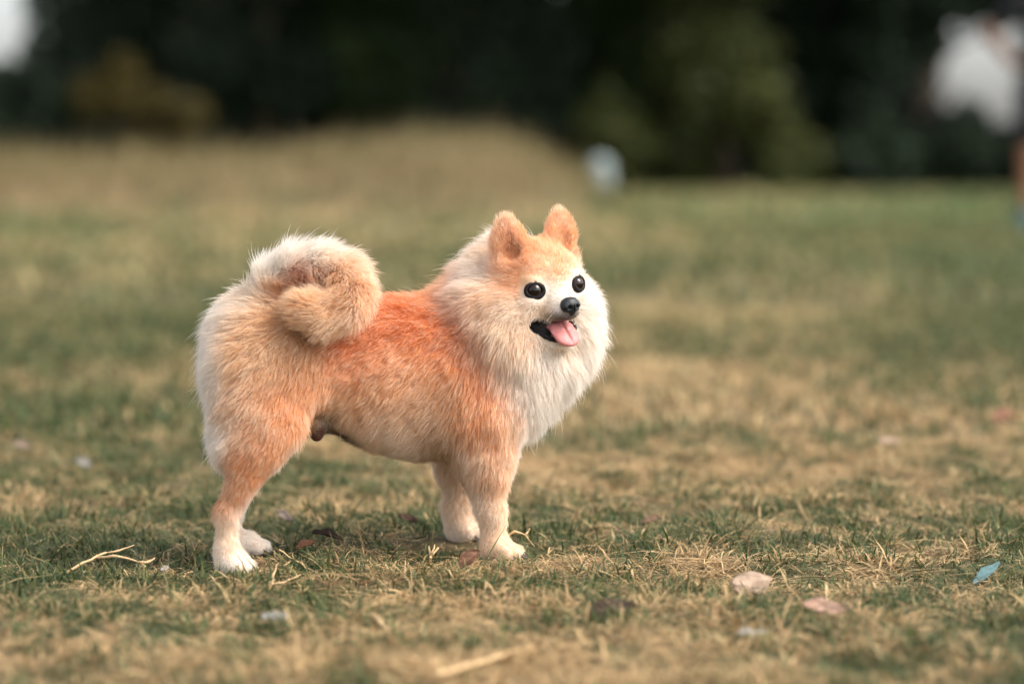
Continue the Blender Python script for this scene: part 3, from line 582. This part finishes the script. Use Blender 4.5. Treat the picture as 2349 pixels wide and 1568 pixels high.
# --- fur
def fur_curves():
    A = BV[BQ[:, 0]]; area = .5 * np.linalg.norm(np.cross(BV[BQ[:, 2]] - A, BV[BQ[:, 3]] - BV[BQ[:, 1]]), axis=1)
    cen = BV[BQ].mean(1); hc = headcoords(cen); dn = np.full(len(cen), 1.45e6)
    headq = (np.linalg.norm(hc - np.array((8, 0, -10)), axis=1) < 52) & (hc[:, 0] > -5); dn = np.where(headq, 2.8e6, dn)
    low = cen[:, 2] < .11; dn = np.where(low, 2.2e6, dn)
    cnt = rng.poisson(area * dn); qi = np.repeat(np.arange(len(BQ)), cnt); n = len(qi)
    u, v = rng.random((n, 1)), rng.random((n, 1)); Qi = BQ[qi]
    def bil(A): return (A[Qi[:, 0]] * (1 - u) + A[Qi[:, 1]] * u) * (1 - v) + (A[Qi[:, 3]] * (1 - u) + A[Qi[:, 2]] * u) * v
    p = bil(BV); N = bil(BN); N /= np.linalg.norm(N, axis=1, keepdims=True)
    pos = [b for b in body if b.op == '+']
    D = np.stack([b.d(p[:, 0], p[:, 1], p[:, 2]) for b in pos], 1); D -= D.min(1, keepdims=True)
    W = np.exp(-D / .0045); W[:, [b.fur[0] == 0 for b in pos]] *= .8; W /= W.sum(1, keepdims=True)
    L = W @ np.array([b.fur[0] for b in pos]) * mm; lift = W @ np.array([b.fur[1] for b in pos])
    flow = np.zeros((n, 3)); hcp = headcoords(p)
    face = p - H(47, 0, -17); face /= np.linalg.norm(face, axis=1, keepdims=True)
    ruff = p - H(18, 0, 2); ruff /= np.linalg.norm(ruff, axis=1, keepdims=True); ruff = ruff * .8 + np.array((-.05, .05, -.75))
    for i, b in enumerate(pos):
        f = b.fur[2]
        if isinstance(f, str):
            fl = face if f == 'face' else ruff if f == 'ruff' else np.broadcast_to(nrm(b.b - b.a), p.shape)
        elif f[0] == 'tail': fl = np.broadcast_to(nrm(b.b - b.a) * .8, p.shape)
        else: fl = np.broadcast_to(nrm(f), p.shape)
        flow += W[:, i:i + 1] * fl
    # hair turns round the eyes
    for e in EYES:
        q = p - e; d = np.linalg.norm(q, axis=1, keepdims=True); flow += 1.6 * np.exp(-(d / .013) ** 4) * q / d
        L *= (.30 + .70 * sstep(.009, .020, d[:, 0]))
    flow -= (flow * N).sum(1, keepdims=True) * N; flow /= np.linalg.norm(flow, axis=1, keepdims=True) + 1e-6
    keep = L > .0012
    for e in EYES: keep &= np.linalg.norm(p - e, axis=1) > .0088
    keep &= np.linalg.norm((p - NOSE) @ HR.T / r3(7.5, 10, 8.5), axis=1) > 1
    md = mouth_d(p); keep &= md > .0016; L *= .22 + .78 * sstep(.001, .018, md)
    inear = np.zeros(n, bool)
    for b, t, ax_, fc, wd in EARS:
        q = p - b; h_ = q @ ax_; inear |= (h_ > -.004) & (h_ < .042) & (np.abs(q @ wd) < .0095) & ((N @ fc) > .3) & (q @ fc > -.006) & (np.linalg.norm(q, axis=1) < .05)
    keep &= ~(inear & (rng.random(n) < .35))
    keep &= p[:, 2] > DBASE[2] + .003
    cl = coat(p + N * (L * .5)[:, None] + flow * (L * .3)[:, None])
    # large soft tonal variation along the coat
    nv = noise2(p[:, 0] * 60 + p[:, 2] * 31, p[:, 2] * 55 + p[:, 1] * 40, 51)
    L *= rng.uniform(.5, 1.22, n) * (.85 + .3 * noise2(p[:, 0] * 140, p[:, 2] * 140 + p[:, 1] * 90, 52))
    strays = rng.random(n) < .04; L[strays] *= rng.uniform(1.15, 1.55, strays.sum())
    dirj = rng.normal(0, .13, (n, 3)) + .35 * np.stack([noise2(p[:, 0] * 90, p[:, 2] * 90 + p[:, 1] * 70, 60 + i) - .5 for i in range(3)], 1)
    d0 = N * (lift + .15)[:, None] + flow * (1 - lift)[:, None] * .75 + dirj; d0 /= np.linalg.norm(d0, axis=1, keepdims=True)
    d1 = N * (lift * .55)[:, None] + flow * (1.1 - lift * .6)[:, None] + dirj * 1.3 + np.array((0, 0, -.12)) * (L > .012)[:, None]; d1 /= np.linalg.norm(d1, axis=1, keepdims=True)
    p, N, L, cl, nv, d0, d1, lift, flow = [a[keep] for a in (p, N, L, cl, nv, d0, d1, lift, flow)]; n = len(p)
    S = np.linspace(0, 1, 5)
    pts = np.stack([p - N * .0006 + L[:, None] * (d0 * (s - .5 * s * s) + d1 * (.5 * s * s)) * 1.0 for s in S], 1)
    # clumping
    g = rng.choice(n, n // 16, replace=False); kd = KDTree(len(g))
    for i, q in enumerate(p[g]): kd.insert(q, i)
    kd.balance(); own = np.fromiter((kd.find(q)[1] for q in p), int, n); gi = g[own]
    rel = pts[gi] - pts[gi][:, :1]; amt = (rng.uniform(.10, .45, n))[:, None, None] * (S ** 1.4)[None, :, None]
    tgt = p[gi][:, None] * 1.0 + rel * (L / L[gi]).clip(.5, 1.6)[:, None, None]
    pts = pts + (tgt - pts) * amt * (L > .004)[:, None, None]
    cn = rng.random(n)[gi]; cl = cl ** (1 + .42 * (cn - .5) + .30 * (nv - .5) + .12 * rng.normal(size=n)).clip(.5, 1.6)[:, None] * (1 + .06 * rng.normal(size=n))[:, None]
    pale = (rng.random(n) < .12)[:, None]; cl = np.where(pale, cl * .5 + WHITE * .45, cl)
    rad = np.stack([np.full(n, 1.0), np.full(n, 1.0), np.full(n, .85), np.full(n, .55), np.full(n, .10)], 1) * (.00011 + .00006 * sstep(.003, .02, L))[:, None]
    return pts, rad, np.clip(cl, 0, .95)
M['fur'] = bpy.data.materials.new('fur'); M['fur'].use_nodes = True
n_, l_ = M['fur'].node_tree.nodes, M['fur'].node_tree.links; n_.remove(n_['Principled BSDF'])
at = n_.new('ShaderNodeAttribute'); at.attribute_name = 'Col'
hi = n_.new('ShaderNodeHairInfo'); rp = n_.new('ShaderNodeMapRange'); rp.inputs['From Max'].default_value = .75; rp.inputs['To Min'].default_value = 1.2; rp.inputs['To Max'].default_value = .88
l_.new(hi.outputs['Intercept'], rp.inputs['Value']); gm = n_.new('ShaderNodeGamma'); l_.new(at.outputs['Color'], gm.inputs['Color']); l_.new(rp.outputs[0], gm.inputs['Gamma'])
df = n_.new('ShaderNodeBsdfDiffuse'); tr = n_.new('ShaderNodeBsdfTranslucent'); mx = n_.new('ShaderNodeMixShader'); mx.inputs[0].default_value = .42
gl = n_.new('ShaderNodeBsdfGlossy'); gl.inputs['Roughness'].default_value = .45; mg = n_.new('ShaderNodeMixShader'); mg.inputs[0].default_value = .035
l_.new(gm.outputs[0], df.inputs['Color']); l_.new(gm.outputs[0], tr.inputs['Color']); l_.new(df.outputs[0], mx.inputs[1]); l_.new(tr.outputs[0], mx.inputs[2])
l_.new(mx.outputs[0], mg.inputs[1]); l_.new(gl.outputs[0], mg.inputs[2]); l_.new(mg.outputs[0], n_['Material Output'].inputs['Surface'])

def curves_obj(name, pts, rad, colr, parent, kind=None):
    n, k = pts.shape[:2]; cv = bpy.data.hair_curves.new(name); cv.add_curves([k] * n)
    cv.attributes['position'].data.foreach_set('vector', (pts - DBASE).astype(np.float32).ravel())
    ra = cv.attributes.get('radius') or cv.attributes.new('radius', 'FLOAT', 'POINT'); ra.data.foreach_set('value', rad.astype(np.float32).ravel())
    c4 = np.ones((n, 4), np.float32); c4[:, :3] = colr
    ca = cv.attributes.new('Col', 'FLOAT_COLOR', 'CURVE'); ca.data.foreach_set('color', c4.ravel())
    o = obj(name, cv, M['fur'], parent, kind=kind)
    o.matrix_parent_inverse = Matrix(); return o
fp, fr, fc_ = fur_curves()
print('fur strands', len(fp), 'body verts', len(BV))
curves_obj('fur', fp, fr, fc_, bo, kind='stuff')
# whiskers and brow hairs
wp, wr, wc = [], [], []
for s in (-1, 1):
    for i in range(11):
        a = H(rng.uniform(34, 44), s * rng.uniform(9, 12), rng.uniform(-29, -22)); d = nrm(HR.T @ np.array((rng.uniform(.1, .6), s * rng.uniform(.6, 1), rng.uniform(-.5, .1)))); Lw = rng.uniform(.010, .024)
        wp.append([a + d * Lw * t + np.array((0, 0, -.3 * Lw * t * t)) for t in np.linspace(0, 1, 5)]); wc.append(srgb(70, 58, 52) if rng.random() < .6 else WHITE)
    for i in range(9):
        a = H(rng.uniform(27, 31), s * rng.uniform(13, 22), rng.uniform(5.5, 8.5)); d = nrm(HR.T @ np.array((.55, s * .25, 1.0)) + rng.normal(0, .18, 3)); Lw = rng.uniform(.006, .013)
        wp.append([a + d * Lw * t + np.array((0, 0, -.25 * Lw * t * t)) for t in np.linspace(0, 1, 5)]); wc.append(srgb(120, 92, 70))
wp = np.array(wp); curves_obj('whiskers', wp, np.tile(np.array((.00013, .00012, .0001, .00007, .00003)), (len(wp), 1)), np.array(wc), bo, kind='stuff')

# --- eyes, nose, tongue, claws
M['eye'] = bpy.data.materials.new('dog_eye'); M['eye'].use_nodes = True
n_, l_ = M['eye'].node_tree.nodes, M['eye'].node_tree.links; b_ = n_['Principled BSDF']; b_.inputs['Roughness'].default_value = .03; b_.inputs['Specular IOR Level'].default_value = .45; b_.inputs['Coat Weight'].default_value = 0.0; b_.inputs['Coat Roughness'].default_value = .02
ca_ = n_.new('ShaderNodeAttribute'); ca_.attribute_name = 'Col'; l_.new(ca_.outputs['Color'], b_.inputs['Base Color'])
for s, e in zip((-1, 1), EYES):
    look = nrm(HR.T @ np.array((.88, s * .40, .0))); c = e + look * .0004
    up = nrm(np.array((0, 0, 1)) - look * look[2]); sd_ = np.cross(up, look); V, F, C = [], [], []
    n1, n2 = 20, 32
    for i in range(n1 + 1):
        th = math.pi * i / n1
        for j in range(n2):
            ph_ = 2 * math.pi * j / n2; v = look * math.cos(th) + (sd_ * math.cos(ph_) + up * math.sin(ph_)) * math.sin(th)
            V.append(c + v * (.0080 + .0005 * math.exp(-(th / .55) ** 2)) - DBASE); dg_ = math.degrees(th)
            C.append((.004, .003, .003) if dg_ < 26 else (.014, .005, .003) if dg_ < 46 else (.006, .005, .005))
    F = [(i * n2 + j, (i + 1) * n2 + j, (i + 1) * n2 + (j + 1) % n2, i * n2 + (j + 1) % n2) for i in range(n1) for j in range(n2)]
    obj('eye', mesh_np('eye', np.array(V), np.array(F), color=np.array(C)), M['eye'], dog)
    # lids: a dark rim round the eyeball
    ring = [c + look * .0042 + (sd_ * math.cos(t) * 1.14 + up * math.sin(t) * .86) * .0073 for t in np.linspace(0, 2 * math.pi, 25)]
    V, Q = implicit([Cap(ring[i], ring[i + 1], .0017 + .0008 * max(0, -math.sin(2 * math.pi * i / 24)), .0017 + .0008 * max(0, -math.sin(2 * math.pi * (i + 1) / 24)), .001) for i in range(24)], .0006, .004)
    if s == -1: M['lid'] = material('dark_eyelid', .65, color=(.010, .008, .008), spec=.2, bump=.2, bump_scale=1500)
    obj('eyelid', mesh_np('eyelid', V - DBASE, Q), M['lid'], dog)
M['nose'] = material('wet_black_nose', .36, color=(.006, .009, .011), spec=.45, bump=.5, bump_scale=1800)
def HN(f, l, u, r, k=.002, op='+'): return Ell(H(50 + (f - 50) * 1.12, l * 1.12, -23 + (u + 23) * 1.12), r3(*r) * 1.12, HR, k, op)
nose = [HN(49.5, 0, -21, (5.5, 8.6, 6.2), .003), HN(52, 0, -22.5, (4.2, 5.6, 5.6), .003), HN(51, -5.2, -23, (4, 3.6, 4), .002), HN(51, 5.2, -23, (4, 3.6, 4), .002), HN(51.5, 0, -27, (2.6, 2.6, 4), .003), HN(55.6, -3.7, -23.2, (2.8, 1.9, 1.6), .0012, '-'), HN(55.6, 3.7, -23.2, (2.8, 1.9, 1.6), .0012, '-'), HN(56, 0, -26.5, (2, .5, 5), .001, '-'), HN(53.6, -8.0, -24.6, (2.4, 2.4, .8), .0012, '-'), HN(53.6, 8.0, -24.6, (2.4, 2.4, .8), .0012, '-')]
V, Q = implicit(nose, .0005, .006); obj('nose', mesh_np('nose', V - DBASE, Q), M['nose'], dog)
tp = math.radians(-46); tf = hf * math.cos(tp) + hu * math.sin(tp); TRt = np.array([tf, hl, np.cross(tf, hl)]); tc = H(37, 0, -47.5)
tp2 = math.radians(-12); tf2 = hf * math.cos(tp2) + hu * math.sin(tp2); TR2 = np.array([tf2, hl, np.cross(tf2, hl)])
tongue = [Ell(tc, r3(12.5, 13, 3.0), TRt, .004), Ell(H(22, 0, -41.0), r3(16, 12.5, 3.0), TR2, .006), Ell(tc + tf * .0075, r3(9, 11.6, 3.4), TRt, .004)]
up_t = TRt[2]; tongue.append(Cap(tc + up_t * .0040 - tf * .012, tc + up_t * .0038 + tf * .016, .0011, .0014, .0016, '-'))
V, Q = implicit(tongue, .0006, .008); M['tongue'] = material('pink_tongue', .38, color=(.50, .185, .175), spec=.35, sss=.2, noise=(350, .12), bump=.35, bump_scale=1600)
obj('tongue', mesh_np('tongue', V - DBASE, Q), M['tongue'], dog)
lip = [H(13 + 23 * math.sin(t), 25 * math.cos(t) * (1 - .12 * math.sin(t)), -36 - 19.0 * math.sin(t)) for t in np.linspace(0, math.pi, 17)]
V, Q = implicit([Cap(lip[i], lip[i + 1], .0021, .0021, .001) for i in range(16)], .0006, .004); obj('lower_lip', mesh_np('lower_lip', V - DBASE, Q), M['lid'], dog)
M['claw'] = material('dark_claw', .4, color=(.10, .075, .06), noise=(400, .2))
for a, b in CLAWS:
    V, Q = implicit([Cap(a, b, .0017, .0006, .001)], .0005, .003); obj('claw', mesh_np('claw', V - DBASE, Q), M['claw'], dog)

# ------------------------------------------------------------------ fallen leaves and dry stems on the turf
def G(px, py):
    x = (px - 1174.5) / FPX; y = -(py - 784) / FPX
    dy = math.cos(PITCH) + math.sin(PITCH) * y; dz = -math.sin(PITCH) + math.cos(PITCH) * y
    t = -CAM[2] / dz; gx_, gy_ = CAM[0] + t * x, CAM[1] + t * dy
    return np.array((gx_, gy_, float(height(np.array([gx_]), np.array([gy_]))[0])))
def fallen_leaf(px, py, ln, wd, rot, pitch, roll, curl, bend, rgb, label, seed, lift=.006, fold=0):
    g = np.random.default_rng(seed); nu, nv = 15, 9; V, F, C = [], [], []
    for i in range(nu):
        t = i / (nu - 1); w = wd * .5 * (math.sin(math.pi * min(1, t * .96 + .03)) ** .75) * (1 - .25 * t); 
        for j in range(nv):
            s = (j / (nv - 1) - .5) * 2; ww = w * (1 + .10 * math.sin(9 * t + seed) * abs(s))
            a = s * curl; yy = ww * (math.sin(a) / curl if abs(curl) > 1e-3 else s); zz = ww * ((1 - math.cos(a)) / curl if abs(curl) > 1e-3 else 0)
            if fold: yy = ww * s * .9; zz = -abs(ww * s) * fold
            b = (t - .5) * bend; xx = ln * (math.sin(b) / bend); z2 = ln * ((1 - math.cos(b)) / bend)
            V.append((xx, yy, zz + z2 + .0012 * math.sin(7 * s + 11 * t + seed) - .0008 * (abs(s) < .1)))
            vein = 1.18 if j == nv // 2 else (1.08 if (i + abs(j - nv // 2)) % 3 == 0 else 1.0)
            C.append(np.array(rgb) * vein * g.uniform(.82, 1.12))
    for i in range(nu - 1):
        for j in range(nv - 1): k = i * nv + j; F.append((k, k + nv, k + nv + 1, k + 1))
    V = np.array(V); V[:, 2] -= V[:, 2].min() 
    o = obj('fallen_leaf', mesh_np('fallen_leaf', V, np.array(F), color=np.array(C)), M['leaf'], label=label, cat='leaf', group='fallen leaves on the turf')
    md_ = o.modifiers.new('thickness', 'SOLIDIFY'); md_.thickness = .0005
    p_ = G(px, py); o.location = (p_[0], p_[1], p_[2] + lift); o.rotation_euler = (roll, pitch, rot)
    bpy.context.view_layer.update()
    return o
L_BEIGE, L_PINK, L_DARK, L_RED, L_GREY, L_BLUE, L_BROWN = (.40, .29, .21), (.36, .23, .17), (.055, .035, .025), (.13, .055, .03), (.20, .20, .19), (.12, .21, .22), (.17, .10, .065)
fallen_leaf(1722, 1366, .037, .031, .35, -.12, .9, .7, -.6, L_BEIGE, 'beige crumpled leaf lying folded in the straw beside the greener turf', 1, .013, .55)
fallen_leaf(2262, 1330, .036, .012, .55, -.5, .5, .6, -.3, L_BLUE, 'narrow pale blue green leaf propped up in dark green grass', 2, .006)
fallen_leaf(1398, 1440, .046, .020, .15, -.22, .55, 1.1, -.6, L_DARK, 'long dark brown leaf lying flat in front of the standing dog', 3)
fallen_leaf(1896, 1434, .040, .018, -.1, .1, .6, .8, .6, L_PINK, 'pinkish tan wavy leaf in front of the beige crumpled leaf', 4)
fallen_leaf(1495, 1216, .020, .012, .4, -.3, .5, 1.2, -.4, L_BROWN, 'small brown leaf on pale straw behind the front paws', 5)
fallen_leaf(629, 1444, .026, .017, .8, .0, .45, .6, .5, L_GREY, 'bluish grey flat leaf in front of the hind paw', 6)
fallen_leaf(375, 1322, .011, .008, .9, -.2, .5, .6, .4, (.38, .33, .30), 'tiny pale leaf in the straw behind the forked dry stem', 7)
fallen_leaf(752, 1264, .032, .013, -.35, .16, .5, 1.3, -.5, L_DARK, 'dark brown curled leaf in the green grass beside the hind paws', 8, .009)
fallen_leaf(700, 1284, .020, .011, .5, -.3, .6, 1.2, -.4, L_RED, 'rust red leaf scrap close to the hind paws', 9, .008)
fallen_leaf(655, 1208, .024, .010, -.6, .35, .6, .8, .4, (.34, .27, .23), 'greyish pink leaf standing in grass behind the hind legs', 10, .008)
fallen_leaf(1078, 1320, .026, .020, .5, -.6, .75, 1.5, -1.0, (.15, .075, .045), 'rust brown curled leaf standing right before the front paw', 11, .010)
fallen_leaf(937, 1220, .022, .011, -.3, .2, .5, 1.0, .4, (.12, .065, .05), 'reddish brown leaf in the grass beneath the belly', 12, .008)
fallen_leaf(2300, 984, .038, .022, .4, -.3, .6, 1.2, -.5, (.24, .11, .07), 'russet curled leaf far out in the green turf', 13, .012)
fallen_leaf(2039, 1050, .030, .014, .1, .0, .55, .8, .4, L_BEIGE, 'pale tan leaf out in the turf beyond the beige crumpled leaf', 14, .010)
fallen_leaf(195, 1080, .026, .014, -.6, .3, .7, .8, .4, (.36, .33, .29), 'whitish leaf standing in the turf behind the forked dry stem', 15, .012)
fallen_leaf(53, 1036, .034, .014, -.4, .2, .6, .8, .4, (.30, .22, .17), 'tan leaf out in the turf past the whitish leaf', 16, .012)
fallen_leaf(1724, 1480, .024, .012, .3, .0, .5, .6, .3, (.24, .235, .22), 'greyish white leaf before the beige crumpled leaf', 17)
def stem(paths, label, r=.0011, name='dry_stem'):
    ms = []
    for pts in paths:
        q = []
        for (px, py, z) in pts: a = G(px, py + z * 2500); q.append((a[0], a[1], a[2] + z))
        qq = [Vector(v) for v in q]; fine_ = []
        for i in range(len(qq) - 1):
            for t in (0, .34, .67): fine_.append(qq[i].lerp(qq[i + 1], t) + Vector((random.uniform(-1, 1), random.uniform(-1, 1), random.uniform(-1, 1))) * .0006)
        fine_.append(qq[-1]); n = len(fine_); ms.append(tube(fine_, [r * (1 - .65 * i / n) * (1.35 if i % 6 == 3 else 1) for i in range(n)], 6))
    v, q, t = join(ms); return obj(name, mesh_np(name, v, q, t), M['straw'], label=label, cat='straw', group='dry stems on the turf')
stem([[(137, 1325, .003), (190, 1288, .016), (242, 1254, .026), (275, 1246, .028), (308, 1237, .030)], [(213, 1266, .022), (260, 1270, .022), (305, 1278, .018), (334, 1299, .010), (336, 1325, .002)], [(320, 1290, .014), (345, 1285, .014), (355, 1275, .016)]], 'forked dry straw stem arching over the turf beyond the hind paw', .0014)
stem([[(1000, 1572, .012), (1100, 1538, .010), (1222, 1496, .008)]], 'long thick pale stem lying across the nearest turf', .0022)
stem([[(858, 1426, .008), (872, 1446, .006), (888, 1462, .004), (893, 1474, .003)]], 'short whitish stem before the dog lying on straw', .0022)
stem([[(985, 1290, .002), (990, 1262, .014), (997, 1240, .022)], [(990, 1262, .014), (1006, 1246, .020)], [(988, 1268, .012), (984, 1246, .018)]], 'upright dry seed head between the hind and front paws', .0015)
stem([[(650, 1300, .003), (672, 1284, .008), (700, 1300, .006), (730, 1318, .003)], [(640, 1262, .018), (668, 1284, .008)]], 'bent yellow straw stalk beside the hind paw', .0010)
stem([[(618, 1362, .002), (628, 1334, .012), (634, 1310, .016)], [(605, 1358, .003), (650, 1346, .006), (690, 1328, .008)]], 'crossed pair of straw stalks in front of the hind paws', .0011)
stem([[(1155, 1232, .020), (1180, 1218, .026), (1205, 1222, .024), (1225, 1245, .012)], [(1205, 1222, .024), (1215, 1205, .030)]], 'arched straw stalk just behind the front paw', .0013)
